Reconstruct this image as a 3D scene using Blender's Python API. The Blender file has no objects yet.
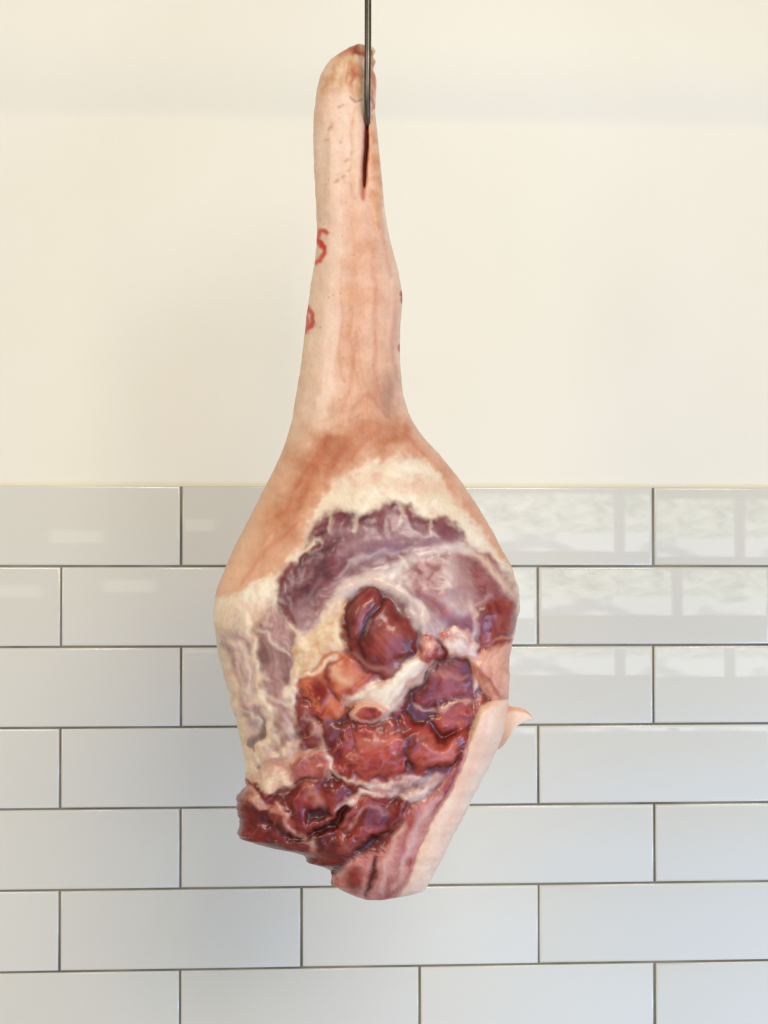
import bpy, bmesh, math, random
import numpy as np
from mathutils import Vector, noise as mnoise
rng=np.random.RandomState(7); random.seed(7)
scene=bpy.context.scene
COL=scene.collection
def lin(c):
    c=np.array(c,float)/255.0
    return np.where(c<=0.04045,c/12.92,((c+0.055)/1.055)**2.4)
def lin4(c): return tuple(lin(c))+(1.0,)

# ---------------- camera ----------------
F=2000.0; PITCH=math.radians(1.547); CY=-2.0; CZ=1.5
cam=bpy.data.cameras.new("camera"); co=bpy.data.objects.new("camera",cam); COL.objects.link(co)
cam.sensor_fit='VERTICAL'; cam.sensor_height=24.0; cam.lens=24.0*F/1024; cam.clip_end=100; cam.clip_start=0.05
co.location=(0,CY,CZ); co.rotation_euler=(math.radians(90)+PITCH,0,0)
scene.camera=co
scene.view_settings.view_transform='Standard'; scene.view_settings.look='None'; scene.view_settings.exposure=0
def zat(py,y=0.0): return CZ+(y-CY)*math.tan(PITCH+math.atan((512-py)/F))
def xat(px,py,y=0.0):
    d=(y-CY)*math.cos(PITCH)+(zat(py,y)-CZ)*math.sin(PITCH)
    return (px-384)/F*d

# ---------------- noise ----------------
_perm=np.concatenate([rng.permutation(512)]*3)
_ang=rng.rand(512)*2*np.pi; _gx=np.cos(_ang); _gy=np.sin(_ang)
def perlin(x,y):
    xi=np.floor(x).astype(int); yi=np.floor(y).astype(int); xf=x-xi; yf=y-yi
    xi&=511; yi&=511
    u=xf*xf*xf*(xf*(xf*6-15)+10); v=yf*yf*yf*(yf*(yf*6-15)+10)
    def g(ix,iy,dx,dy):
        h=_perm[_perm[ix&511]+(iy&511)]; return _gx[h]*dx+_gy[h]*dy
    a=g(xi,yi,xf,yf); b=g(xi+1,yi,xf-1,yf); c=g(xi,yi+1,xf,yf-1); d=g(xi+1,yi+1,xf-1,yf-1)
    return (a+(b-a)*u+((c+(d-c)*u)-(a+(b-a)*u))*v)*1.5
def fbm(x,y,o=4,seed=0):
    r=0;a=1.0;t=0
    for i in range(o):
        r=r+a*perlin(x+seed*17.3+i*5.1,y+seed*9.7+i*3.3); t+=a; a*=0.5; x=x*2.03; y=y*2.03
    return np.clip(r/t*1.6,-1,1)
def sstep(a,b,x):
    t=np.clip((x-a)/(b-a),0,1); return t*t*(3-2*t)

# ---------------- leg outline (mm at the leg's own plane) ----------------
Lp=[(46,356),(48,348),(51,343),(54,338),(60,330),(67,325),(76,320),(88,317),(110,314),(140,313),(170,314),(200,316),(235,317),(260,315),(290,310),(320,306),(350,303),(385,298),(420,292),(445,285),(470,274),(495,261),(520,249),(545,236),(570,225),(592,217),(612,214),(632,216),(655,220),(680,226),(705,233),(730,240),(760,245),(783,246),(790,243),(797,239),(815,238),(826,241),(836,242),(841,254),(846,270),(849,288),(852,300),(860,304),(864,318),(868,330),(878,334),(884,333),(890,342),(895,352),(898,364)]
Rp=[(46,362),(48,374),(51,376),(56,373),(62,376),(70,373),(80,377),(110,375),(130,377),(160,380),(190,383),(220,386),(245,391),(265,397),(285,401),(300,403),(315,401),(330,400),(360,400),(395,403),(415,409),(435,421),(455,440),(480,460),(510,480),(540,497),(565,510),(590,518),(605,520),(630,514),(655,509),(690,508),(704,508),(716,507),(735,502),(760,491),(785,478),(810,466),(845,448),(875,433),(888,426),(894,410),(898,388)]
Dp=[(46,4),(50,12),(60,21),(80,27),(100,29),(200,31),(300,38),(400,46),(450,58),(520,78),(620,88),(700,82),(780,66),(850,46),(885,26),(898,5)]
def curve(tab,y):
    a=np.array(tab,float); return np.interp(y,a[:,0],a[:,1])
NR=800; NF=400; NB=90
rows=np.linspace(46,898,NR)
def smooth1(v,k):
    ker=np.hanning(k); ker/=ker.sum(); p=np.pad(v,(k//2,k//2),'edge'); return np.convolve(p,ker,'valid')[:len(v)]
Lr=curve(Lp,rows); Rr=curve(Rp,rows); Dr=curve(Dp,rows)
Ls=smooth1(Lr,25); Rs=smooth1(Rr,25); Dr=smooth1(Dr,41)
wbot=np.clip(sstep(770,800,rows)+(1-sstep(60,85,rows)),0,1)
Lr=Ls*(1-wbot)+Lr*wbot; wr=np.clip(sstep(880,890,rows)+(1-sstep(60,85,rows)),0,1); Rr=Rs*(1-wr)+Rr*wr
nl=fbm(rows/16,rows*0+3.3,4); nr=fbm(rows/18,rows*0+8.1,4)
top=1-sstep(55,75,rows)
amp=0.5+5*sstep(770,800,rows)+1.0*sstep(600,640,rows)+1.2*top
Lr=Lr+nl*amp; Rr=Rr+nr*(0.5+.9*sstep(520,560,rows)+1.2*top)
af=np.linspace(0,np.pi,NF); ab=np.linspace(np.pi,2*np.pi,NB+2)[1:-1]
ang=np.concatenate([af,ab]); N=len(ang)
c=(Lr+Rr)/2; w=np.maximum((Rr-Lr)/2,0.5)
px=c[:,None]-w[:,None]*np.cos(ang)[None,:]
s=np.sin(ang)[None,:]
expo=1.0-0.45*sstep(430,600,rows)[:,None]
dep=Dr[:,None]*np.sign(s)*np.abs(s)**expo
dep=dep*np.where(s>0,1.0,0.9)
front=(s>0)*np.ones_like(px)
edge=np.clip(np.abs(s),0,1)*np.ones_like(px)
Zr=np.array([zat(y) for y in rows])
py=np.repeat(rows[:,None],N,1)
dd=2.0*math.cos(PITCH)+(Zr-CZ)*math.sin(PITCH)
X=(px-384)/F*dd[:,None]
Y=-dep/1000.0
Z=np.repeat(Zr[:,None],N,1)
fx=(384+(px-384)*2.0/(2.0+np.minimum(Y,0)*1.0)); fy=566+(py-566)*2.0/(2.0+np.minimum(Y,0))
fx=fx.ravel(); fy=fy.ravel(); FR=front.ravel()
n=fx.size
C=np.zeros((n,3)); H=np.zeros(n); Rg=np.full(n,0.44); PART=np.zeros(n,int); CALM=np.zeros(n) # part: 0 skin 1 meat 2 fat 3 bone
W1=fbm(fx/26,fy/26,3,1); W2=fbm(fx/26,fy/26,3,2); W3=fbm(fx/8,fy/8,2,3); W4=fbm(fx/8,fy/8,2,4); MIC=fbm(fx/3.0,fy/3.0,3,5); BIG=fbm(fx/70,fy/70,3,6)
def catmull(P,closed=True,k=6):
    P=np.array(P,float); m=len(P); out=[]
    for i in (range(m) if closed else range(m-1)):
        if closed: p0,p1,p2,p3=P[(i-1)%m],P[i],P[(i+1)%m],P[(i+2)%m]
        else: p0,p1,p2,p3=P[max(i-1,0)],P[i],P[i+1],P[min(i+2,m-1)]
        for j in range(k):
            t=j/k
            out.append(0.5*((2*p1)+(-p0+p2)*t+(2*p0-5*p1+4*p2-p3)*t*t+(-p0+3*p1-3*p2+p3)*t**3))
    if not closed: out.append(P[-1])
    return np.array(out)
def segdist(x,y,A,B):
    dx,dy=B[0]-A[0],B[1]-A[1]; L2=dx*dx+dy*dy+1e-9
    t=np.clip(((x-A[0])*dx+(y-A[1])*dy)/L2,0,1)
    return np.hypot(x-A[0]-t*dx,y-A[1]-t*dy),t
def apply(idx,d,col,col2,feather,h,bulge,bw,groove,gw,fib,fs,op,rough,part,fh,flat,calm):
    m=sstep(-feather,feather,d)*op
    x=fx[idx]; y=fy[idx]
    if fib is None: t=np.clip(0.5+0.9*fbm(x/13,y/13,4,int(col[0])%13),0,1); tb=t
    else:
        a=math.radians(fib)+W2[idx]*.25; u=(x-380)*np.cos(a)+(y-650)*np.sin(a); v=-(x-380)*np.sin(a)+(y-650)*np.cos(a)
        tb=fbm(u/(fs*12),v/fs,3,int(col[1])%11)
        t=np.clip(0.5+0.42*tb+.7*fbm(x/26,y/26,3,int(col[2])%9),0,1); tb=.5+.5*tb
    c1=lin(col)[None]; c2=lin(col2 if col2 is not None else col)[None]
    cc=c1*(1-t[:,None])+c2*t[:,None]
    C[idx]=C[idx]*(1-m[:,None])+cc*m[:,None]
    if flat: H[idx]*=(1-sstep(-3,6,d)*flat)
    if calm: CALM[idx]=np.maximum(CALM[idx],sstep(-3,3,d)*calm)
    H[idx]+=m*h+np.where(d>0,bulge*(1-np.exp(-np.maximum(d,0)/bw)),0)-groove*np.exp(-(d/gw)**2)+m*fh*.38*(tb-0.5)
    if rough is not None: Rg[idx]=Rg[idx]*(1-m)+rough*m
    if part is not None: PART[idx[d>0]]=part
def poly(P,col,col2=None,feather=2.5,rag=5,fine=.9,h=0,bulge=0,bw=12,groove=0,gw=2.5,fib=None,fs=3,op=1,rough=None,part=None,fh=0.6,flat=0,calm=0):
    Q=catmull(P); mg=25
    idx=np.nonzero((FR>0)&(fx>Q[:,0].min()-mg)&(fx<Q[:,0].max()+mg)&(fy>Q[:,1].min()-mg)&(fy<Q[:,1].max()+mg))[0]
    if len(idx)==0: return
    x=fx[idx]+W1[idx]*rag+W3[idx]*fine; y=fy[idx]+W2[idx]*rag+W4[idx]*fine
    dist=np.full(len(idx),1e9); ins=np.zeros(len(idx),bool)
    for i in range(len(Q)):
        A=Q[i];B=Q[(i+1)%len(Q)]
        ds,_=segdist(x,y,A,B); dist=np.minimum(dist,ds)
        cr=((A[1]>y)!=(B[1]>y)); xi=(B[0]-A[0])*(y-A[1])/(B[1]-A[1]+1e-12)+A[0]
        ins^=cr&(x<xi)
    apply(idx,np.where(ins,dist,-dist),col,col2,feather,h,bulge,bw,groove,gw,fib,fs,op,rough,part,fh,flat,calm)
def stroke(P,wd,col,col2=None,feather=1.5,rag=3,fine=.8,h=0,bulge=0,bw=4,groove=0,gw=2,fib=None,fs=3,op=1,rough=None,part=None,fh=0.15,taper=True,flat=0,calm=0):
    Q=catmull(P,False); mg=20+wd
    idx=np.nonzero((FR>0)&(fx>Q[:,0].min()-mg)&(fx<Q[:,0].max()+mg)&(fy>Q[:,1].min()-mg)&(fy<Q[:,1].max()+mg))[0]
    if len(idx)==0: return
    x=fx[idx]+W1[idx]*rag+W3[idx]*fine; y=fy[idx]+W2[idx]*rag+W4[idx]*fine
    best=np.full(len(idx),-1e9); m=len(Q)-1
    for i in range(m):
        ds,t=segdist(x,y,Q[i],Q[i+1]); u=(i+t)/m
        ww=wd*(np.sqrt(np.clip(4*u*(1-u),0,1))*0.8+0.2) if taper else wd
        best=np.maximum(best,ww/2-ds)
    apply(idx,best,col,col2,feather,h,bulge,bw,groove,gw,fib,fs,op,rough,part,fh,flat,calm)
def ell(cx,cy,rx,ry,col,rot=0,**k):
    a=math.radians(rot); P=[(cx+rx*math.cos(t)*math.cos(a)-ry*math.sin(t)*math.sin(a),cy+rx*math.cos(t)*math.sin(a)+ry*math.sin(t)*math.cos(a)) for t in np.linspace(0,2*np.pi,10)[:-1]]
    poly(P,col,**k)

# base skin
t=np.clip(0.5+0.6*BIG+0.35*W1,0,1)[:,None]
C[:]=lin((243,214,190))*(1-t)+lin((234,194,168))*t
pk=sstep(.0,.8,fbm(fx/11,fy/18,4,41))[:,None]*.3
C[:]=C*(1-pk)+lin((224,164,140))*pk
pk=sstep(.2,.9,fbm(fx/6,fy/34,4,44))[:,None]*.25*sstep(420,200,fy)[:,None]
C[:]=C*(1-pk)+lin((214,140,112))*pk
g=sstep(390,540,fy)[:,None]
C[:]=C*(1-g)+(lin((230,182,150))*(1-t)+lin((214,156,122))*t)*g
H+=W1*1.0+BIG*2+W3*.2
poly([(340,195),(366,190),(384,260),(394,330),(396,400),(370,420),(345,400),(332,330),(338,260)],(210,146,108),(228,178,146),feather=18,rag=8,op=.8,fib=88,fs=5)
poly([(330,200),(345,200),(338,300),(325,400),(310,420),(318,320)],(242,212,192),feather=12,rag=8,op=.5)
poly([(300,438),(335,414),(380,406),(412,424),(425,450),(400,452),(360,462),(335,482),(310,520),(285,552),(258,572),(248,550),(270,500)],(196,126,86),(218,160,124),feather=26,rag=12,op=.7,fib=-55,fs=5)
poly([(308,446),(335,428),(380,418),(408,430),(416,446),(385,450),(352,460),(330,480),(304,516),(284,536),(286,500)],(168,90,50),(200,128,88),feather=15,rag=14,op=.75,fib=-55,fs=4)
poly([(275,480),(262,520),(240,560),(222,600),(216,600),(230,555),(255,500)],(238,196,168),feather=12,rag=6,op=.6)
poly([(420,440),(445,465),(480,520),(505,565),(498,575),(470,530),(445,490),(415,455)],(200,126,96),(226,168,138),feather=8,rag=6,op=.85,fib=55,fs=4)
ell(388,396,8,20,(140,104,94),feather=9,rag=4,op=.55,bulge=-1.5)
ell(372,385,5,16,(172,116,92),feather=8,rag=4,op=.35)
for P,wv in (([(380,205),(384,240),(389,275)],3),([(342,300),(339,345),(343,380)],3),([(372,250),(376,300),(375,350),(377,390)],3),([(357,330),(352,375),(344,410)],3),([(405,425),(410,440),(425,455)],3),([(395,300),(393,345),(396,380)],4),([(328,435),(318,465),(298,500)],4),([(300,520),(270,548),(240,585)],3),([(406,420),(406,440),(410,452)],2),([(350,440),(335,460),(325,480)],3),([(320,450),(300,480),(280,520)],3),([(380,430),(360,448),(342,468)],3)):
    stroke(P,wv,(188,80,56),feather=3.5,rag=2.5,op=.36,fine=.8)
stroke([(330,130),(330,220),(326,320),(318,400),(300,450)],26,(238,206,180),feather=14,op=.3,bulge=3,bw=10)
stroke([(392,250),(396,300),(390,350)],12,(226,176,150),feather=8,op=.3,bulge=3,bw=6)
stroke([(352,300),(356,360),(366,405)],10,(210,148,114),feather=9,op=.3,bulge=2.5,bw=6)
stroke([(345,420),(365,395),(385,410),(400,425)],6,(186,112,80),feather=7,op=.4,bulge=-2)
# hock end : torn skin
poly([(318,88),(324,70),(340,52),(358,44),(376,48),(378,78),(360,84),(335,92)],(206,156,116),(234,200,166),feather=8,rag=5,fine=2,op=.85)
poly([(346,66),(354,61),(362,68),(364,88),(357,101),(349,96),(344,82)],(206,146,104),(228,186,148),feather=3,rag=5,fine=2,bulge=2,bw=5,groove=.6,gw=1.6,op=.9)
stroke([(350,68),(354,78),(350,88)],6,(186,90,68),feather=3,rag=5,fine=2,op=.8)
stroke([(348,96),(356,102),(362,98)],2,(150,88,62),feather=1.5,rag=2,op=.8,bulge=-1)
stroke([(340,54),(350,51),(360,52),(375,54)],9,(140,44,32),(202,128,98),feather=2.5,rag=5,fine=2.5,rough=.3,h=-2)
stroke([(373,54),(372,80),(374,108)],6,(160,76,54),(216,150,116),feather=2.5,rag=3,fine=2,h=-2)
stroke([(332,62),(328,78),(324,92)],3,(206,140,104),feather=3,rag=4,op=.6)
for (a,b) in ((340,106),(336,181),(343,177),(350,170),(352,152),(347,160),(330,128)):
    ell(a,b,3.0,1.5,(184,138,92),rot=-30,feather=1.8,rag=1,op=.65)
for i in range(36):
    a=random.uniform(318,380);b=random.uniform(100,440)
    ell(a,b,random.uniform(.6,1.1),random.uniform(.6,1.2),(160,100,70),feather=.8,rag=1,op=.45)
# slit between skin and tendon
poly([(366,110),(372,108),(379,150),(383,190),(379,232),(371,212),(366,160)],(218,150,110),(236,186,150),feather=2.5,rag=1,bulge=5,bw=4)
poly([(352,112),(364,116),(363,160),(361,192),(350,190)],(234,188,156),(238,200,170),feather=4,rag=1,bulge=3,bw=4,op=.7)
stroke([(368,106),(366.5,135),(365,160),(363.5,186),(364,200)],6,(196,112,80),feather=2.5,rag=.6,fine=.3,h=-2)
stroke([(368,112),(366.5,140),(365,162),(364,186)],3.4,(104,36,22),feather=1.3,rag=.6,fine=.3,h=-7,rough=.3)
# ink stamps
ink=dict(feather=1.9,rag=1.2,fine=1.6,op=.9,taper=False)
stroke([(326,232),(321,231),(317,237),(320,243),(324,249),(323,256),(317,262)],5,(212,52,38),**ink)
stroke([(316,239),(323,247)],5,(212,52,38),**ink)
stroke([(307,309),(311,313),(312,321),(309,328),(305,332)],5.2,(206,56,42),**ink)
stroke([(305,312),(307,326)],3.8,(210,84,66),**ink)
for (a,b) in ((402,293),(403,300),(401,348)):
    ell(a,b,3,4,(170,70,50),feather=1.5,rag=1,bulge=3,bw=2)

# ---- cut face ----
CUT=[(297,552),(310,524),(328,496),(352,472),(380,460),(408,457),(434,466),(450,488),(464,512),(482,528),(500,552),(512,580),(524,600),(520,640),(514,690),(506,704),(540,722),(480,800),(440,910),(340,915),(220,860),(225,790),(222,710),(200,640),(200,606),(232,598),(262,578),(284,566)]
poly(CUT,(243,229,206),(232,206,176),rag=6,fine=3,feather=5,h=-1,groove=.6,gw=3,rough=.34,part=2,fib=92,fs=4,fh=2.2)
for (a,b,r1,r2) in ((250,610,18,7),(262,700,10,30),(240,660,10,26),(420,485,26,8),(300,590,9,14),(370,478,18,6)):
    ell(a,b,r1,r2,(228,176,148),feather=9,rag=8,op=.5)
M=dict(part=1,rough=.27)
INNER=[(292,655),(330,606),(380,570),(440,552),(490,556),(516,600),(508,650),(480,664),(490,700),(484,724),(462,785),(430,840),(404,910),(345,910),(300,870),(236,848),(236,800),(262,776),(286,748),(296,715),(290,685)]
poly(INNER,(120,30,28),(168,68,58),rag=6,fine=1.5,feather=4,fib=32,fs=7,h=-1,**M)
# upper maroon muscle
poly([(300,558),(306,540),(318,520),(338,510),(362,512),(384,506),(406,502),(420,516),(440,516),(456,526),(466,548),(430,558),(385,564),(350,580),(322,602),(306,630),(296,648),(284,625),(278,600),(280,572),(290,562)],(86,34,44),(132,66,74),bulge=4,bw=14,groove=.3,fib=-22,fs=3.5,rag=3,fine=2.5,feather=5,calm=.85,fh=1.0,**M)
poly([(336,536),(380,518),(410,522),(450,532),(456,550),(400,554),(360,564)],(146,98,104),(176,132,134),feather=14,rag=8,op=.55,fib=-16,fs=4)
for P in ([(318,540),(345,528),(375,526)],[(330,562),(360,545),(400,536),(440,536)],[(284,600),(292,585),(305,575)],[(380,508),(392,520),(420,526)],[(296,626),(304,600),(322,578)]):
    stroke(P,6,(182,144,144),feather=5,rag=8,op=.4)
for P in ([(330,508),(332,520),(328,532)],[(352,508),(356,520),(354,530)],[(400,500),(404,512),(400,524)],[(430,512),(428,522),(432,534)],[(300,548),(312,540),(322,542)]):
    stroke(P,4,(236,216,190),feather=3.5,rag=5,fine=2,op=.6)
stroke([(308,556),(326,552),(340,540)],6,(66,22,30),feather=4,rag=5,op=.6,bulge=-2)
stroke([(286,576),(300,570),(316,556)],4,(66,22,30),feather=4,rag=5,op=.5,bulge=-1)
# central silverskin, one continuous sheet
poly([(294,650),(302,618),(322,594),(350,572),(392,556),(430,547),(466,542),(488,556),(508,580),(518,606),(508,636),(484,652),(450,650),(424,650),(404,618),(380,596),(356,598),(338,616),(318,634),(304,656)],(146,92,94),(206,172,166),bulge=3,bw=16,fib=-28,fs=4,rag=5,fine=1,groove=.2,feather=8,calm=.85,fh=.9,**M)
poly([(355,590),(376,572),(404,560),(424,566),(432,600),(444,628),(434,648),(412,630),(396,604)],(152,112,114),(220,198,190),feather=10,fib=58,fs=4,bulge=1.5,op=.85,rag=7)
poly([(408,566),(436,550),(466,556),(492,572),(506,598),(500,626),(474,640),(446,630),(424,606)],(120,44,46),(166,92,92),feather=13,bulge=4,bw=22,fib=30,fs=4,rag=6,op=.92,fh=1.0)
poly([(440,566),(452,556),(466,574),(470,600),(452,612),(440,590)],(190,152,148),(224,202,194),feather=11,fib=70,fs=3.5,op=.55,rag=9)
poly([(474,618),(492,598),(516,600),(514,628),(500,646),(482,648)],(120,30,24),(168,72,58),feather=7,bulge=3,fib=60,fs=4,rag=5,groove=.5,**M)
stroke([(462,545),(482,560),(500,578),(516,600)],7,(230,194,168),feather=4,rag=4,op=.8)
stroke([(296,658),(318,624),(352,592),(392,568),(440,552),(470,548)],8,(230,216,204),feather=6,rag=6,op=.7,bulge=1)
stroke([(335,575),(365,556),(420,548)],4,(214,190,184),feather=4,rag=7,op=.6)
stroke([(420,575),(440,600),(470,606),(490,596)],4,(216,186,180),feather=5,rag=8,op=.5)
stroke([(410,596),(430,620),(450,632),(474,636)],4,(222,196,186),feather=4,rag=7,op=.5)
stroke([(284,560),(300,556),(312,540)],4,(236,212,184),rag=4,op=.9)
stroke([(466,600),(476,615),(474,640)],4,(224,190,172),feather=3,rag=5,op=.7)
# left side: veiled meat and fat cords
poly([(216,640),(230,622),(248,628),(260,660),(268,705),(262,745),(246,740),(232,700)],(138,88,94),(210,178,164),feather=12,op=.8,fib=76,fs=5,bulge=3,rag=9,part=1,rough=.32)
poly([(252,630),(266,606),(284,612),(296,648),(298,690),(292,730),(276,730),(268,690),(258,660)],(112,54,60),(186,136,132),feather=10,op=.9,fib=70,fs=5,bulge=4,rag=8,part=1,rough=.3)
poly([(276,716),(300,712),(318,740),(312,772),(288,790),(262,800),(254,770),(262,735)],(160,98,94),(228,202,182),feather=10,op=.8,fib=60,fs=5,bulge=3,rag=9,part=1,rough=.32)
stroke([(286,620),(302,638),(300,665),(292,690),(298,720),(306,748)],9,(242,222,192),(226,188,156),rag=8,bulge=3,feather=4.5,part=2)
stroke([(244,606),(252,640),(262,680),(268,715),(262,750),(262,795)],8,(244,228,202),(230,192,162),rag=9,bulge=2,feather=5,part=2)
stroke([(222,650),(232,690),(244,730),(250,780)],8,(238,206,176),rag=5,bulge=2,feather=5,part=2)
for P in ([(258,625),(275,640),(290,662)],[(264,690),(280,704),(296,706)],[(232,640),(244,660),(250,690)],[(270,760),(286,748),(300,730)],[(236,700),(252,716),(262,740)]):
    stroke(P,3.5,(236,214,192),feather=3,rag=7,op=.7,bulge=.8)
# dark slice beneath the joint, running down left
poly([(296,704),(314,706),(336,716),(354,728),(350,748),(326,762),(306,760),(298,735)],(90,20,20),(146,60,54),bulge=5,bw=14,groove=1,rag=7,fib=-50,fs=5,feather=4,**M)
stroke([(304,716),(318,734),(322,758)],5,(214,166,148),rag=8,op=.7,feather=3.5,bulge=1)
poly([(250,776),(282,752),(304,748),(330,758),(340,774),(322,784),(300,786),(276,800),(252,812)],(238,212,184),(206,150,128),rag=8,fine=1.5,bulge=4,bw=12,part=2,fib=-28,fs=5,feather=4)
poly([(290,766),(312,752),(334,764),(322,780),(300,784)],(136,36,32),(196,110,96),rag=7,bulge=3,feather=6,fib=-30,fs=5,**M)
# right recess: sliced planes
poly([(410,690),(424,668),(446,658),(470,664),(484,680),(502,694),(500,708),(484,722),(462,734),(438,738),(416,724),(404,706)],(76,12,14),(126,36,34),h=-6,bulge=-3,bw=8,groove=.5,rag=6,fib=-30,fs=5,feather=5,**M)
poly([(412,690),(436,664),(470,664),(482,684),(470,700),(440,704),(418,708)],(108,26,28),(158,68,64),bulge=5,bw=16,groove=.6,rag=6,fib=-20,fs=4,feather=5,fh=1.2,calm=.5,**M)
poly([(432,716),(462,700),(492,692),(504,702),(492,718),(466,730),(440,732)],(136,30,26),(184,82,68),bulge=5,bw=12,rag=6,groove=1,fib=-25,fs=4,feather=4,fh=1.2,calm=.5,**M)
stroke([(408,702),(430,712),(458,706),(484,692)],3.5,(220,168,150),rag=6,bulge=2,op=.8,feather=2.5)
stroke([(426,676),(446,672),(466,678)],3,(200,128,118),rag=7,op=.6,feather=3)
# lower red mass: one broad flap with a turned lower edge
poly([(328,752),(350,730),(384,720),(416,722),(440,732),(468,734),(482,722),(476,752),(458,780),(430,790),(404,788),(384,802),(354,794),(334,774)],(110,18,16),(160,52,42),bulge=8,bw=18,groove=1.5,rag=7,fine=1.6,fib=-22,fs=5,feather=4,fh=1.4,calm=.4,**M)
poly([(344,748),(368,730),(408,728),(446,738),(458,752),(440,768),(408,768),(380,778),(354,772)],(146,32,26),(194,86,70),bulge=6,bw=18,groove=.5,rag=8,fine=1.6,fib=-14,fs=4.5,feather=8,fh=1.4,calm=.55,**M)
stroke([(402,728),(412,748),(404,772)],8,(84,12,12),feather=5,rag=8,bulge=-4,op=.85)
stroke([(350,744),(380,742),(400,734)],7,(214,134,114),feather=6,rag=8,op=.6,bulge=2)
stroke([(422,742),(440,752),(458,744)],6,(206,126,110),feather=6,rag=8,op=.6,bulge=2)
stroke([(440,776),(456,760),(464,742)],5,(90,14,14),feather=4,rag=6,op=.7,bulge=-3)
stroke([(326,758),(346,780),(376,786),(400,780),(430,778)],7,(238,212,192),(208,140,120),rag=8,fine=1.5,bulge=4,part=2,feather=3)
poly([(392,790),(414,777),(444,780),(452,790),(434,804),(410,812),(396,802)],(206,154,144),(234,208,194),feather=6,rag=6,bulge=3,part=1,fib=-30,fs=6,rough=.25,calm=.5)
# bottom-left torn flaps
poly([(230,798),(246,780),(266,790),(286,804),(292,828),(282,848),(256,856),(230,846)],(80,9,9),(134,32,24),bulge=9,bw=14,groove=1,rag=6,fine=1.5,fib=60,fs=5,feather=3,fh=1.4,calm=.5,**M)
poly([(268,804),(296,784),(328,778),(350,790),(358,806),(346,830),(318,848),(282,846)],(98,14,14),(152,46,36),bulge=9,bw=18,groove=1.2,rag=7,fine=1.5,fib=38,fs=5,feather=4.5,fh=1.6,calm=.5,**M)
poly([(272,842),(304,838),(334,828),(356,838),(350,864),(322,874),(288,862)],(76,9,10),(130,34,26),bulge=5,bw=12,groove=2.5,rag=6,fine=1.5,fib=14,fs=5,feather=4,fh=1.4,calm=.5,**M)
stroke([(246,784),(264,804),(282,816),(298,834),(314,850)],6,(230,184,162),(192,98,84),rag=8,fine=1.5,bulge=3,op=.9,feather=3,part=2)
stroke([(300,784),(318,800),(330,822)],5,(210,140,120),rag=8,bulge=2.5,op=.6,feather=4)
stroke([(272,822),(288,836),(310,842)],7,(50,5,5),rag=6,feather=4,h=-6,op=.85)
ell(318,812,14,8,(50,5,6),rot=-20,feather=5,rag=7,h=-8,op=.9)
# bottom centre
poly([(342,806),(366,790),(392,796),(412,806),(398,832),(374,854),(350,860),(338,840)],(108,18,16),(166,60,48),bulge=9,bw=16,groove=1.2,rag=6,fib=52,fs=5,feather=4,fh=1.6,calm=.55,**M)
stroke([(336,806),(362,796),(388,791),(412,804)],6,(238,212,194),(208,140,122),rag=7,bulge=3,feather=3,part=2)
stroke([(350,830),(364,812),(386,810)],4,(212,144,126),rag=7,op=.7,feather=3,bulge=1.5)
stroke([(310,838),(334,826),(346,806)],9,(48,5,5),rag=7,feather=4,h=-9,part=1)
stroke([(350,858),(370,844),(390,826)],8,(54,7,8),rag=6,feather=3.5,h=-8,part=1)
# tan fat by the joint
poly([(294,656),(304,636),(322,614),(342,600),(350,620),(348,648),(334,660),(316,674),(300,678)],(240,214,176),(216,168,126),feather=4,bulge=4,bw=10,rag=6,fine=1.2,part=2)
stroke([(330,618),(338,598),(352,583),(376,579),(398,592),(420,612),(424,640)],9,(230,204,186),rag=4,op=.8,bulge=2,part=2,feather=5)
# orange joint meat
poly([(298,680),(316,664),(334,652),(352,646),(370,662),(382,680),(368,702),(348,712),(326,718),(306,708),(296,694)],(156,42,26),(214,120,82),bulge=4,bw=12,groove=.8,rag=8,fine=1.5,fib=-40,fs=4,feather=4,fh=1.4,**M)
ell(342,674,14,7,(232,180,142),rot=30,feather=7,rag=8,bulge=2,op=.75)
ell(318,692,7,12,(132,22,14),feather=5,rag=6,bulge=2,part=1)
stroke([(334,662),(328,682),(338,702)],5,(126,24,18),feather=3.5,rag=6,bulge=-3)
stroke([(302,676),(322,668),(336,656)],5,(238,206,172),feather=3,rag=5,bulge=2.5,part=2)
# pale sinew area sweeping from upper right to beneath the joint
poly([(372,684),(392,672),(410,656),(424,644),(438,646),(436,662),(424,678),(408,694),(394,712),(382,722),(362,706),(346,708),(344,698),(358,692)],(242,224,202),(214,176,154),feather=4,rag=4,fine=1.2,bulge=5,bw=9,groove=1,part=2,rough=.26,fib=-42,fs=3.5,fh=1.4,flat=.3,calm=.6)
stroke([(380,690),(400,676),(418,658)],5,(250,240,224),feather=4,rag=4,op=.8,bulge=2)
stroke([(390,706),(406,688),(424,668)],3,(190,110,94),feather=3,rag=4,op=.7,bulge=-1.5)
stroke([(428,672),(414,694),(402,714),(394,734)],5,(112,26,22),rag=4,feather=3,part=1,bulge=-4)
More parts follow.
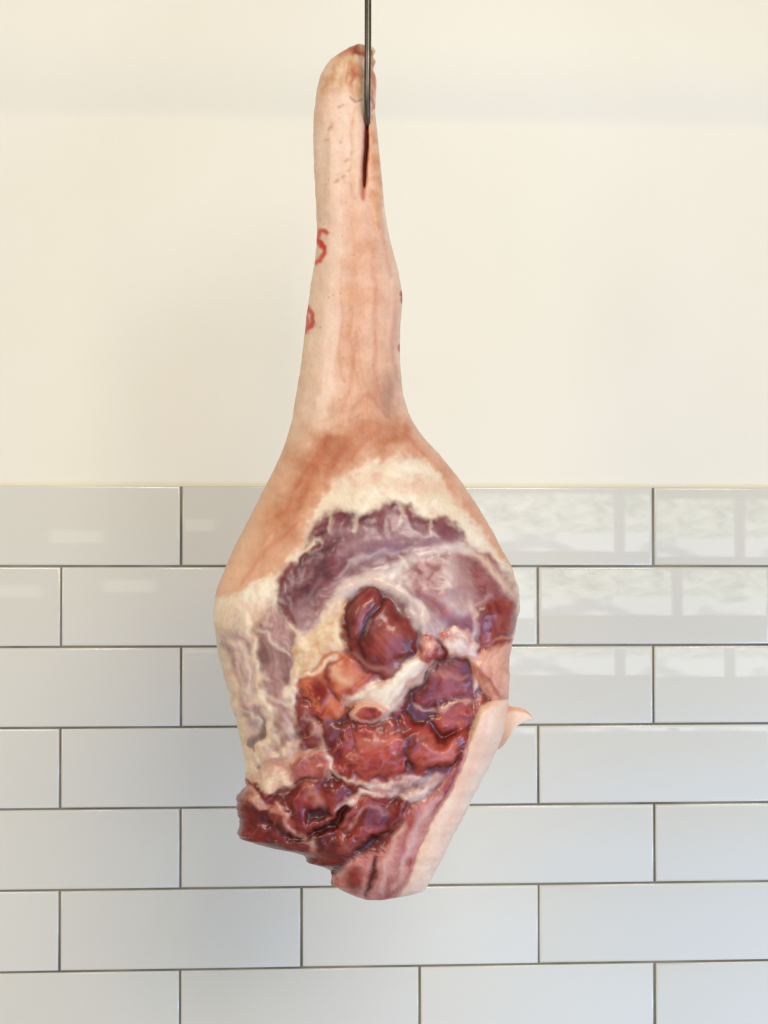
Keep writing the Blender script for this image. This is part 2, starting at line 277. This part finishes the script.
# cut round muscle: folded over itself
poly([(342,634),(343,614),(349,600),(360,590),(379,587),(384,598),(395,607),(408,616),(417,634),(414,652),(401,668),(384,677),(366,669),(351,657),(343,646)],(84,13,15),(140,42,36),bulge=10,bw=12,groove=.6,gw=3,rag=5,fine=1.6,fib=48,fs=4,fh=1.6,feather=4,part=1,rough=.28,flat=.8,calm=.5)
poly([(347,626),(348,608),(358,594),(376,588),(382,598),(374,610),(366,622),(358,638),(350,640)],(106,22,22),(156,58,52),feather=2.5,bulge=6,bw=6,rag=3,groove=1.5,fib=-60,fs=4,part=1,rough=.26)
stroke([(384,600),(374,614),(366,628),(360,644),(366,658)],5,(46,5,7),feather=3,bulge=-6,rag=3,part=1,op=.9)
poly([(376,634),(392,620),(408,632),(404,652),(388,662),(376,652)],(140,44,38),(178,88,76),feather=7,bulge=3,rag=6,op=.7,fib=48,fs=4)
stroke([(352,652),(370,666),(390,670),(404,660)],5,(206,136,118),feather=4,op=.65,rag=4)
# femur end
ell(368,713,19,11,(226,170,146),rot=-8,feather=2.2,rag=3,fine=1.2,h=8,groove=2,gw=3,part=3,rough=.3,flat=.5,calm=.8)
ell(369,714,14.5,7.2,(126,24,22),rot=-8,feather=1.8,rag=2.5,fine=1.2,h=-1.5,col2=(190,84,68),part=3,rough=.27)
# fringe bits
poly([(416,642),(430,632),(440,646),(438,662),(426,668)],(228,170,150),(166,58,48),bulge=4,bw=5,groove=1,rag=6,fine=1.5,feather=3,**M)
poly([(438,634),(456,626),(474,636),(480,654),(464,662),(446,658)],(238,212,192),(190,104,92),bulge=4,bw=7,groove=1,rag=7,fine=1.5,feather=3,**M)
stroke([(436,640),(446,652),(442,668)],5,(110,18,16),rag=5,bulge=-3,part=1,feather=2.5)
stroke([(468,656),(476,672),(474,690)],6,(228,190,162),rag=4,bulge=3,part=2,feather=3)
# right pink fat
poly([(474,656),(492,644),(522,636),(520,690),(508,704),(490,698),(474,680)],(232,174,146),(208,132,106),bulge=4,bw=8,rag=4,fib=-60,fs=5,part=2,calm=.7,flat=.3)
stroke([(474,652),(494,646),(512,638)],5,(140,36,28),rag=3,feather=2.5,bulge=-2)
stroke([(478,668),(492,682),(502,700)],5,(168,66,52),rag=4,op=.6,feather=3)
# bottom pink slab
poly([(334,876),(350,858),(374,850),(394,832),(404,814),(422,800),(440,784),(456,764),(468,742),(480,716),(482,740),(470,768),(452,796),(436,826),(424,856),(404,905),(340,905)],(168,70,66),(216,148,134),bulge=8,bw=14,groove=1.5,rag=3,fine=1,fib=-60,fs=4.5,feather=3,flat=.75,calm=.95,fh=1.1,**M)
stroke([(376,854),(372,876),(366,897)],6,(90,14,16),rag=4,bulge=-5,part=1,feather=3)
stroke([(402,826),(388,860),(382,892)],6,(230,188,172),rag=5,op=.7,feather=5)
stroke([(440,792),(420,824),(404,860),(396,888)],6,(228,186,170),rag=4,op=.65,feather=5)
stroke([(414,818),(402,848),(394,885)],4,(146,46,48),rag=5,op=.5,bulge=-1.5,feather=4)
stroke([(458,768),(446,790),(430,812)],6,(140,40,40),rag=4,op=.7,feather=4)
ell(352,880,10,13,(112,18,20),col2=(162,56,50),feather=6,rag=6,bulge=3,part=1)
# directional slices and folds across the lower cut
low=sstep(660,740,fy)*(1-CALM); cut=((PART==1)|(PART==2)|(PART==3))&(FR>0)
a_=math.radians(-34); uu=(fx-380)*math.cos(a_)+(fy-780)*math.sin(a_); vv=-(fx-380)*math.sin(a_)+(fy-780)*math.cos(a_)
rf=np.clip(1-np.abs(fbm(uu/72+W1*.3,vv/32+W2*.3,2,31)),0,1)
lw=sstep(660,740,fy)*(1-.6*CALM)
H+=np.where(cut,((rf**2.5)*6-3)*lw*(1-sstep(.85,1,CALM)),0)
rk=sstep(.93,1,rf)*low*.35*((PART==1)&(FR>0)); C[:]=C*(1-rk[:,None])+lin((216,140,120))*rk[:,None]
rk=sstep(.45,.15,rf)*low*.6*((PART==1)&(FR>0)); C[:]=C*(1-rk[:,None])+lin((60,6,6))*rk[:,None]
# outer rind strip
poly([(472,724),(482,706),(504,700),(540,700),(540,740),(480,830),(450,905),(398,905),(408,880),(420,848),(436,812),(454,784),(466,754)],(243,214,190),(236,198,172),rag=1.5,fine=.5,bulge=7,bw=9,groove=1.5,gw=2,fib=-60,fs=10,part=0,rough=.4,fh=.1,flat=.95,calm=1)
stroke([(472,728),(466,756),(454,784),(436,812),(420,848),(400,896)],2.5,(206,128,110),rag=1.5,op=.8)
stroke([(484,716),(478,750),(460,796),(440,840)],8,(236,182,152),rag=3,op=.5,feather=5)
meat=(PART==1)&(FR>0); fat=(PART==2)&(FR>0); cutm=(meat|fat)*(1-CALM)
low=sstep(660,760,fy)
H+=cutm*(fbm(fx/18,fy/18,2,16)*(.5+1.0*low))
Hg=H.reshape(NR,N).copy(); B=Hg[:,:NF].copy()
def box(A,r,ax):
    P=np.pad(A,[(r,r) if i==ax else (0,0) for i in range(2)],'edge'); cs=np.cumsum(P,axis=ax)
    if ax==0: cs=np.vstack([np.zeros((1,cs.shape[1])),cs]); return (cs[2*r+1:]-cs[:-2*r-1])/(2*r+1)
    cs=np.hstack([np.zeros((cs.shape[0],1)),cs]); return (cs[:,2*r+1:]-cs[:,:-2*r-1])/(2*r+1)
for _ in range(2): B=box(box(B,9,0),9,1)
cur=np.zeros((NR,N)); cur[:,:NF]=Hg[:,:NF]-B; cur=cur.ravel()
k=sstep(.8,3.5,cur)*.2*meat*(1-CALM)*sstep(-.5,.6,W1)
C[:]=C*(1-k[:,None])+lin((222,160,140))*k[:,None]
k=sstep(-.4,-3.2,cur)*.62*meat*(1-.3*CALM)  # meat crevices: occlusion-like shade painted into the colour
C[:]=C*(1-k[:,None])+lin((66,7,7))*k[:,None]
k=sstep(-.5,-3,cur)*.45*fat  # same crevice shade painted into the fat colour, redder
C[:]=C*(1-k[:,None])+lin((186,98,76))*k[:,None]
k=sstep(.25,.7,fbm(fx/24,fy/24,4,15))*.35*fat
C[:]=C*(1-k[:,None])+lin((216,154,128))*k[:,None]
C*=(1+0.04*MIC+0.04*W3)[:,None]
C=np.clip(np.nan_to_num(C),0.004,.95); H=np.nan_to_num(H)
PART[FR<=0]=0
H[FR<=0]=W1[FR<=0]*1.5
fade=sstep(0,.35,edge.ravel())
H2=H.reshape(NR,N).copy(); S=H2[:,:NF]
for _ in range(3): S[:]=box(box(S,1,0),1,1)
Hm=H2*fade.reshape(NR,N)/1000.0
Y=Y-Hm*np.where(front>0,1,-1)
V=np.stack([X.ravel(),Y.ravel(),Z.ravel()],1)
i0=(np.arange(NR-1)[:,None]*N+np.arange(N)[None,:]); j=np.roll(np.arange(N),-1)
i1=(np.arange(NR-1)[:,None]*N+j[None,:])
Q=np.stack([i0,i0+N,i1+N,i1],-1).reshape(-1,4)
def mk(name,V,Q):
    me=bpy.data.meshes.new(name)
    me.vertices.add(len(V)); me.vertices.foreach_set("co",V.astype(np.float32).ravel())
    me.loops.add(Q.size); me.loops.foreach_set("vertex_index",Q.astype(np.int32).ravel())
    me.polygons.add(len(Q)); me.polygons.foreach_set("loop_start",np.arange(0,Q.size,4,dtype=np.int32))
    me.update(calc_edges=True); me.validate()
    me.polygons.foreach_set("use_smooth",np.ones(len(me.polygons),bool)); me.update()
    return me
full=mk("tmp",V,Q)
VN=np.zeros(len(V)*3,np.float32); full.vertex_normals.foreach_get("vector",VN); VN=VN.reshape(-1,3)
mid=(NR//2)*N+NF//2
if VN[mid,1]>0: Q=Q[:,::-1].copy(); VN=-VN
bpy.data.meshes.remove(full)

# ---------------- materials ----------------
def nodes(mat):
    mat.use_nodes=True; nt=mat.node_tree; return nt,nt.nodes["Principled BSDF"]
def flesh_mat(name,kind):
    mat=bpy.data.materials.new(name); nt,b=nodes(mat); N_=nt.nodes; Lk=nt.links
    at=N_.new("ShaderNodeAttribute"); at.attribute_name="tint"
    ar=N_.new("ShaderNodeAttribute"); ar.attribute_name="gloss"
    tc=N_.new("ShaderNodeTexCoord")
    no=N_.new("ShaderNodeTexNoise"); no.inputs["Scale"].default_value=380; no.inputs["Detail"].default_value=3
    Lk.new(tc.outputs["Object"],no.inputs["Vector"])
    mr=N_.new("ShaderNodeMapRange"); v=.06
    mr.inputs["To Min"].default_value=1-v; mr.inputs["To Max"].default_value=1+v
    Lk.new(no.outputs["Fac"],mr.inputs["Value"])
    mx=N_.new("ShaderNodeVectorMath"); mx.operation='SCALE'
    Lk.new(at.outputs["Color"],mx.inputs[0]); Lk.new(mr.outputs[0],mx.inputs["Scale"])
    Lk.new(mx.outputs[0],b.inputs["Base Color"])
    n2=N_.new("ShaderNodeTexNoise"); n2.inputs["Scale"].default_value=60; n2.inputs["Detail"].default_value=4
    Lk.new(tc.outputs["Object"],n2.inputs["Vector"])
    m2=N_.new("ShaderNodeMapRange"); m2.inputs["From Min"].default_value=.3; m2.inputs["From Max"].default_value=.7; m2.inputs["To Min"].default_value=-.04; m2.inputs["To Max"].default_value=.14
    Lk.new(n2.outputs["Fac"],m2.inputs["Value"])
    ad=N_.new("ShaderNodeMath"); ad.operation='ADD'; Lk.new(ar.outputs["Fac"],ad.inputs[0]); Lk.new(m2.outputs[0],ad.inputs[1])
    Lk.new(ad.outputs[0],b.inputs["Roughness"])
    bp=N_.new("ShaderNodeBump"); bp.inputs["Strength"].default_value=.25; bp.inputs["Distance"].default_value=.0005
    Lk.new(no.outputs["Fac"],bp.inputs["Height"]); Lk.new(bp.outputs[0],b.inputs["Normal"])
    b.inputs["Subsurface Weight"].default_value={'skin':.12,'meat':0,'fat':0,'bone':0}[kind]
    b.inputs["Subsurface Radius"].default_value=(.6,.22,.12)
    b.inputs["Subsurface Scale"].default_value=.006
    b.inputs["Specular IOR Level"].default_value=.45 if kind!='skin' else .38
    if kind in('meat','bone','fat'):
        b.inputs["Coat Weight"].default_value=.3 if kind!='fat' else .15; b.inputs["Coat Roughness"].default_value=.22
    return mat
leg=bpy.data.objects.new("pork_leg",None); COL.objects.link(leg)
leg.location=(xat(368,90),0,zat(90)); leg.empty_display_size=.05
leg["label"]="raw pork hind leg, skin on, cut face exposed, on a hook"; leg["category"]="meat"
fp=PART[Q].max(1)
names=[("skin","skin"),("meat","meat"),("fat","fat"),("bone","bone")]
o3=np.array(leg.location)
for pid,(nm,kd) in enumerate(names):
    q=Q[fp==pid]; used=np.unique(q); mp=np.full(len(V),-1); mp[used]=np.arange(len(used))
    me=mk(nm,V[used]-o3,mp[q])
    ca=me.color_attributes.new("tint",'FLOAT_COLOR','POINT')
    ca.data.foreach_set("color",np.concatenate([C[used],np.ones((len(used),1))],1).astype(np.float32).ravel())
    ga=me.attributes.new("gloss",'FLOAT','POINT'); ga.data.foreach_set("value",Rg[used].astype(np.float32))
    me.normals_split_custom_set_from_vertices([tuple(v) for v in VN[used]])
    me.materials.append(flesh_mat(nm,kd))
    ob=bpy.data.objects.new(nm,me); COL.objects.link(ob); ob.parent=leg
FLESH={kd:bpy.data.materials[nm] for nm,kd in names}

# ---------------- wall ----------------
TH=math.radians(4.6); wu=np.array([math.cos(TH),math.sin(TH),0]); wn=np.array([math.sin(TH),-math.cos(TH),0]); W0=np.array([0,.5,0])
def WP(u,z,o=0): return tuple(W0+wu*u+wn*o+np.array([0,0,z]))
def simple(name,col,rough):
    m=bpy.data.materials.new(name); nt,b=nodes(m); b.inputs["Base Color"].default_value=tuple(lin(col))+(1,); b.inputs["Roughness"].default_value=rough; return m,nt,b
ZT=CZ+.099
prof=[(ZT-.02,.0)]
zb=zat(117,.5)
for z in np.linspace(ZT,zb-.01,12): prof.append((z,0.0))
for i in range(1,51):
    t=i/50; prof.append((zb-.009+.12*t,.019*(1-(1-t)**2.0)*(1-math.exp(-t*8))))
for z in np.linspace(zb+.12,2.9,8): prof.append((z,.019))
us=np.linspace(-1.5,1.5,40)
vs=[];fs=[]
for z,o in prof:
    for u in us: vs.append(WP(u,z,o))
m=len(us)
for a in range(len(prof)-1):
    for b_ in range(m-1):
        k0=a*m+b_; fs.append((k0,k0+1,k0+m+1,k0+m))
me=bpy.data.meshes.new("wall"); me.from_pydata(vs,[],fs); me.update()
for p in me.polygons: p.use_smooth=True
wall=bpy.data.objects.new("wall",me); COL.objects.link(wall)
wall["label"]="cream painted plaster wall with glossy white brick-bond tiles below"; wall["category"]="wall"
m_,nt,b=simple("cream_paint",(240,234,218),.5)
tc=nt.nodes.new("ShaderNodeTexCoord"); no=nt.nodes.new("ShaderNodeTexNoise"); no.inputs["Scale"].default_value=2.2; no.inputs["Detail"].default_value=6
rp=nt.nodes.new("ShaderNodeValToRGB"); rp.color_ramp.elements[0].position=.3; rp.color_ramp.elements[1].position=.75
rp.color_ramp.elements[0].color=lin4((234,226,204)); rp.color_ramp.elements[1].color=lin4((241,234,216))
nt.links.new(tc.outputs["Object"],no.inputs["Vector"]); nt.links.new(no.outputs["Fac"],rp.inputs[0]); nt.links.new(rp.outputs[0],b.inputs["Base Color"])
n2=nt.nodes.new("ShaderNodeTexNoise"); n2.inputs["Scale"].default_value=60; n2.inputs["Detail"].default_value=6; nt.links.new(tc.outputs["Object"],n2.inputs["Vector"])
bp=nt.nodes.new("ShaderNodeBump"); bp.inputs["Strength"].default_value=.15; bp.inputs["Distance"].default_value=.002; nt.links.new(n2.outputs["Fac"],bp.inputs["Height"]); nt.links.new(bp.outputs[0],b.inputs["Normal"])
me.materials.append(m_)
gz0=ZT-.0992*13; me=bpy.data.meshes.new("grout")
me.from_pydata([WP(-1.5,gz0,.0045),WP(1.5,gz0,.0045),WP(1.5,ZT-.0005,.0045),WP(-1.5,ZT-.0005,.0045),WP(-1.5,ZT-.0005,-.004),WP(1.5,ZT-.0005,-.004)],[],[(0,1,2,3),(3,2,5,4)]); me.update()
gr=bpy.data.objects.new("grout",me); COL.objects.link(gr); gr.parent=wall
gm,nt,b=simple("grout",(112,104,90),.9)
no=nt.nodes.new("ShaderNodeTexNoise"); no.inputs["Scale"].default_value=12; no.inputs["Detail"].default_value=8
tc=nt.nodes.new("ShaderNodeTexCoord"); nt.links.new(tc.outputs["Object"],no.inputs["Vector"])
rp=nt.nodes.new("ShaderNodeValToRGB"); rp.color_ramp.elements[0].position=.3; rp.color_ramp.elements[1].position=.7
rp.color_ramp.elements[0].color=lin4((98,92,80)); rp.color_ramp.elements[1].color=lin4((150,142,124)); nt.links.new(no.outputs["Fac"],rp.inputs[0]); nt.links.new(rp.outputs[0],b.inputs["Base Color"])
me.materials.append(gm)
PW=.296; PH=.0992; G=.0013
vs=[];fs=[];tn=[]
for r in range(13):
    z1=ZT-r*PH-(0 if r==0 else G); z0=ZT-(r+1)*PH+G
    off=.0437 if r%2==0 else -.103
    for k in range(-6,6):
        u0=off+k*PW+G+random.uniform(-.0004,.0004); u1=off+(k+1)*PW-G+random.uniform(-.0004,.0004)
        if u1<-1.5 or u0>1.5: continue
        ta=random.gauss(0,.003); tb=random.gauss(0,.003); uc=(u0+u1)/2; zc=(z0+z1)/2; base=len(vs); do=random.uniform(-.0003,.0003)
        rings=[(0,0),(0,.0055),(.0004,.0063),(.0011,.0068),(.0022,.0070),(.0036,.0071)]
        for ins,h in rings:
            for (u,z) in ((u0+ins,z0+ins),(u1-ins,z0+ins),(u1-ins,z1-ins),(u0+ins,z1-ins)):
                vs.append(WP(u,z,h+(do+ta*(u-uc)+tb*(z-zc) if h>0 else 0)))
        for i in range(len(rings)-1):
            for s_ in range(4):
                a=base+i*4+s_; b2=base+i*4+(s_+1)%4; fs.append((a,b2,b2+4,a+4))
        t0=base+(len(rings)-1)*4; fs.append((t0,t0+1,t0+2,t0+3))
        v=random.random(); tn+= [v]*(len(vs)-base)
me=bpy.data.meshes.new("tile_cladding"); me.from_pydata(vs,[],fs); me.update()
for p in me.polygons: p.use_smooth=True
at=me.attributes.new("tile_tone",'FLOAT','POINT'); at.data.foreach_set("value",np.array(tn,np.float32))
tl=bpy.data.objects.new("tile_cladding",me); COL.objects.link(tl); tl.parent=wall
tm,nt,b=simple("glazed_tile",(222,220,208),.018)
at=nt.nodes.new("ShaderNodeAttribute"); at.attribute_name="tile_tone"
rp=nt.nodes.new("ShaderNodeValToRGB"); rp.color_ramp.elements[0].color=lin4((216,210,194)); rp.color_ramp.elements[1].color=lin4((222,217,202))
nt.links.new(at.outputs["Fac"],rp.inputs[0]); nt.links.new(rp.outputs[0],b.inputs["Base Color"])
tc=nt.nodes.new("ShaderNodeTexCoord"); no=nt.nodes.new("ShaderNodeTexNoise"); no.inputs["Scale"].default_value=9; no.inputs["Detail"].default_value=1
nt.links.new(tc.outputs["Object"],no.inputs["Vector"])
bp=nt.nodes.new("ShaderNodeBump"); bp.inputs["Strength"].default_value=.05; bp.inputs["Distance"].default_value=.0008; nt.links.new(no.outputs["Fac"],bp.inputs["Height"]); nt.links.new(bp.outputs[0],b.inputs["Normal"])
b.inputs["IOR"].default_value=1.52
me.materials.append(tm)

# ---------------- hook ----------------
def tube(name,pts,rad):
    cu=bpy.data.curves.new(name,'CURVE'); cu.dimensions='3D'; sp=cu.splines.new('NURBS'); sp.points.add(len(pts)-1)
    for i,p in enumerate(pts):
        sp.points[i].co=(*p,1); sp.points[i].radius=rad[i]
    sp.order_u=4; sp.use_endpoint_u=True; sp.resolution_u=12
    cu.bevel_depth=1.0; cu.bevel_resolution=5; cu.use_fill_caps=True
    tmp=bpy.data.objects.new(name,cu); COL.objects.link(tmp); dg=bpy.context.evaluated_depsgraph_get()
    me=bpy.data.meshes.new_from_object(tmp.evaluated_get(dg)); bpy.data.objects.remove(tmp)
    for p in me.polygons: p.use_smooth=True
    ob=bpy.data.objects.new(name,me); COL.objects.link(ob); return ob
hp=[]; hr=[]
for pxx,pyy,yy,r in ((368,-260,-.03,.0034),(368,-120,-.03,.0034),(368,0,-.034,.0034),(368,45,-.036,.0034),(367.5,80,-.036,.0034),(367.2,105,-.034,.0032),(367.5,122,-.026,.003),(368,134,-.006,.0026),(368,128,.015,.002),(368,110,.022,.0008)):
    hp.append((xat(pxx,pyy,yy),yy,zat(pyy,yy))); hr.append(r)
hook=tube("meat_hook",hp,hr)
hook["label"]="dark steel meat hook piercing the shank of the leg"; hook["category"]="hook"
hm,nt,b=simple("worn_steel",(120,112,104),.32); b.inputs["Metallic"].default_value=.9
no=nt.nodes.new("ShaderNodeTexNoise"); no.inputs["Scale"].default_value=40; no.inputs["Detail"].default_value=3; tc=nt.nodes.new("ShaderNodeTexCoord"); nt.links.new(tc.outputs["Object"],no.inputs["Vector"])
rp=nt.nodes.new("ShaderNodeValToRGB"); rp.color_ramp.elements[0].position=.3; rp.color_ramp.elements[1].position=.7
rp.color_ramp.elements[0].color=lin4((66,61,56)); rp.color_ramp.elements[1].color=lin4((112,106,98)); nt.links.new(no.outputs["Fac"],rp.inputs[0]); nt.links.new(rp.outputs[0],b.inputs["Base Color"])
hook.data.materials.clear(); hook.data.materials.append(hm)

# ---------------- upper corner of the rind, standing off the leg ----------------
def strip_flap(name,pts,mat,col,thick=3.5,coledge=None):
    n_=len(pts); vs=[];cs=[]
    for i,(cx,cy,hw,aa,y) in enumerate(pts):
        a=math.radians(aa); P0=np.array([xat(cx,cy,y),y,zat(cy,y)])
        for k in range(16):
            ph=2*math.pi*k/16; ox=math.cos(ph)*hw*(1+.12*math.sin(i*2.3+k)); oy=math.sin(ph)*min(thick,hw*.6)
            vs.append((P0[0]+ox*math.cos(a)/1000,P0[1]-oy/1000,P0[2]-ox*math.sin(a)/1000)); cs.append(col if math.cos(ph)>-.6 or coledge is None else coledge)
    fs=[]
    for i in range(n_-1):
        for k in range(16):
            a=i*16+k;b2=i*16+(k+1)%16; fs.append((a,b2,b2+16,a+16))
    fs.append(tuple(range(15,-1,-1))); fs.append(tuple((n_-1)*16+k for k in range(16)))
    me=bpy.data.meshes.new(name); me.from_pydata([tuple(np.array(v)-o3) for v in vs],[],fs); me.update()
    for p in me.polygons: p.use_smooth=True
    ca=me.color_attributes.new("tint",'FLOAT_COLOR','POINT')
    ca.data.foreach_set("color",np.array([list(lin(c_))+[1] for c_ in cs],np.float32).ravel())
    ga=me.attributes.new("gloss",'FLOAT','POINT'); ga.data.foreach_set("value",np.full(len(vs),.42,np.float32))
    me.materials.append(mat); ob=bpy.data.objects.new(name,me); COL.objects.link(ob); ob.parent=leg
    sub=ob.modifiers.new("s",'SUBSURF'); sub.levels=1; sub.render_levels=2
strip_flap("skin_flap",[(484,748,6,62,.000),(492,737,15,66,-.010),(500,727,19,72,-.022),(507,720,15,78,-.029),(514,717,11,84,-.031),(520,716,8,90,-.031),(526,716,5.5,97,-.030),(530,717.5,3,105,-.029),(532.5,719,1,110,-.029)],FLESH['skin'],(241,210,184),1.8,(224,160,130))

# ---------------- lights ----------------
def area(name,loc,target,sx,sy,pw,col,spread=180):
    l=bpy.data.lights.new(name,'AREA'); l.shape='RECTANGLE'; l.size=sx; l.size_y=sy; l.energy=pw; l.color=col; l.spread=math.radians(spread)
    o=bpy.data.objects.new(name,l); COL.objects.link(o); o.location=loc; o.rotation_euler=(Vector(target)-Vector(loc)).to_track_quat('-Z','Y').to_euler(); return o
area("window_light",(1.1,-3.2,2.9),(-.1,.3,1.85),1.7,1.1,62,(1,.93,.81))
area("left_light",(-1.9,-2.4,2.4),(0,.3,1.75),.9,1.3,22,(1,.925,.80))  # plain warm area lamp at front left, no doorway modelled
area("sky_light",(2.2,-.9,.3),(.5,.5,.66),.9,.7,6.5,(.34,.58,1),80)
w=bpy.data.worlds.new("World"); scene.world=w; w.use_nodes=True; nt=w.node_tree; N_=nt.nodes; Lk=nt.links
bg=N_["Background"]
tc=N_.new("ShaderNodeTexCoord"); sp=N_.new("ShaderNodeSeparateXYZ"); Lk.new(tc.outputs["Generated"],sp.inputs[0])
def mrange(src,a,b_,c_=0,d_=1):
    n_=N_.new("ShaderNodeMapRange"); n_.interpolation_type='SMOOTHSTEP'; n_.inputs["From Min"].default_value=a; n_.inputs["From Max"].default_value=b_; n_.inputs["To Min"].default_value=c_; n_.inputs["To Max"].default_value=d_; Lk.new(src,n_.inputs["Value"]); return n_.outputs[0]
def mul(a,b_):
    n_=N_.new("ShaderNodeMath"); n_.operation='MULTIPLY'; Lk.new(a,n_.inputs[0]); Lk.new(b_,n_.inputs[1]); return n_.outputs[0]
def mixc(f,a,b_):
    n_=N_.new("ShaderNodeMix"); n_.data_type='RGBA'; Lk.new(f,n_.inputs[0])
    for i,v in ((6,a),(7,b_)):
        if isinstance(v,tuple): n_.inputs[i].default_value=v
        else: Lk.new(v,n_.inputs[i])
    return n_.outputs[2]
back=mrange(sp.outputs[1],-.5,-.6)
win=mul(mul(mrange(sp.outputs[0],.17,.175),back),mul(mrange(sp.outputs[2],-.040,-.037),mrange(sp.outputs[2],.08,.07)))
no=N_.new("ShaderNodeTexNoise"); no.inputs["Scale"].default_value=46; no.inputs["Detail"].default_value=10; no.inputs["Roughness"].default_value=.7; no.inputs["Distortion"].default_value=.6; Lk.new(tc.outputs["Generated"],no.inputs["Vector"])
rp=N_.new("ShaderNodeValToRGB"); rp.color_ramp.elements[0].position=.38; rp.color_ramp.elements[1].position=.62
rp.color_ramp.elements[0].color=(.7,.95,.5,1); rp.color_ramp.elements[1].color=(4.0,4.1,3.5,1); Lk.new(no.outputs["Fac"],rp.inputs[0])
no2=N_.new("ShaderNodeTexNoise"); no2.inputs["Scale"].default_value=17; no2.inputs["Detail"].default_value=2; Lk.new(tc.outputs["Generated"],no2.inputs["Vector"])
gr_=N_.new("ShaderNodeValToRGB"); gr_.color_ramp.elements[0].position=.44; gr_.color_ramp.elements[1].position=.52
gr_.color_ramp.elements[0].color=(1.0,1.2,1.5,1); gr_.color_ramp.elements[1].color=(3.4,3.6,3.7,1); Lk.new(no2.outputs["Fac"],gr_.inputs[0])
view=mixc(mrange(sp.outputs[2],-.008,.006),gr_.outputs[0],rp.outputs[0])
bar=mul(mrange(sp.outputs[0],.306,.308),mrange(sp.outputs[0],.318,.316))
view=mixc(bar,view,(.6,.58,.5,1))
win2=mul(mul(mrange(sp.outputs[0],-.02,-.01),mrange(sp.outputs[0],.04,.03)),mul(back,mul(mrange(sp.outputs[2],0,.004),mrange(sp.outputs[2],.03,.022))))
bl=mul(mrange(sp.outputs[2],-.02,-.2),mrange(sp.outputs[0],.0,.33))
base=mixc(mrange(sp.outputs[2],-.5,.2),(.38,.34,.28,1),(.41,.37,.30,1))
base=mixc(mul(bl,back),base,(.8,1.3,2.4,1))
base=mixc(win2,base,(1.6,1.6,1.4,1))
base=mixc(win,base,view)
Lk.new(base,bg.inputs[0]); bg.inputs[1].default_value=1.0
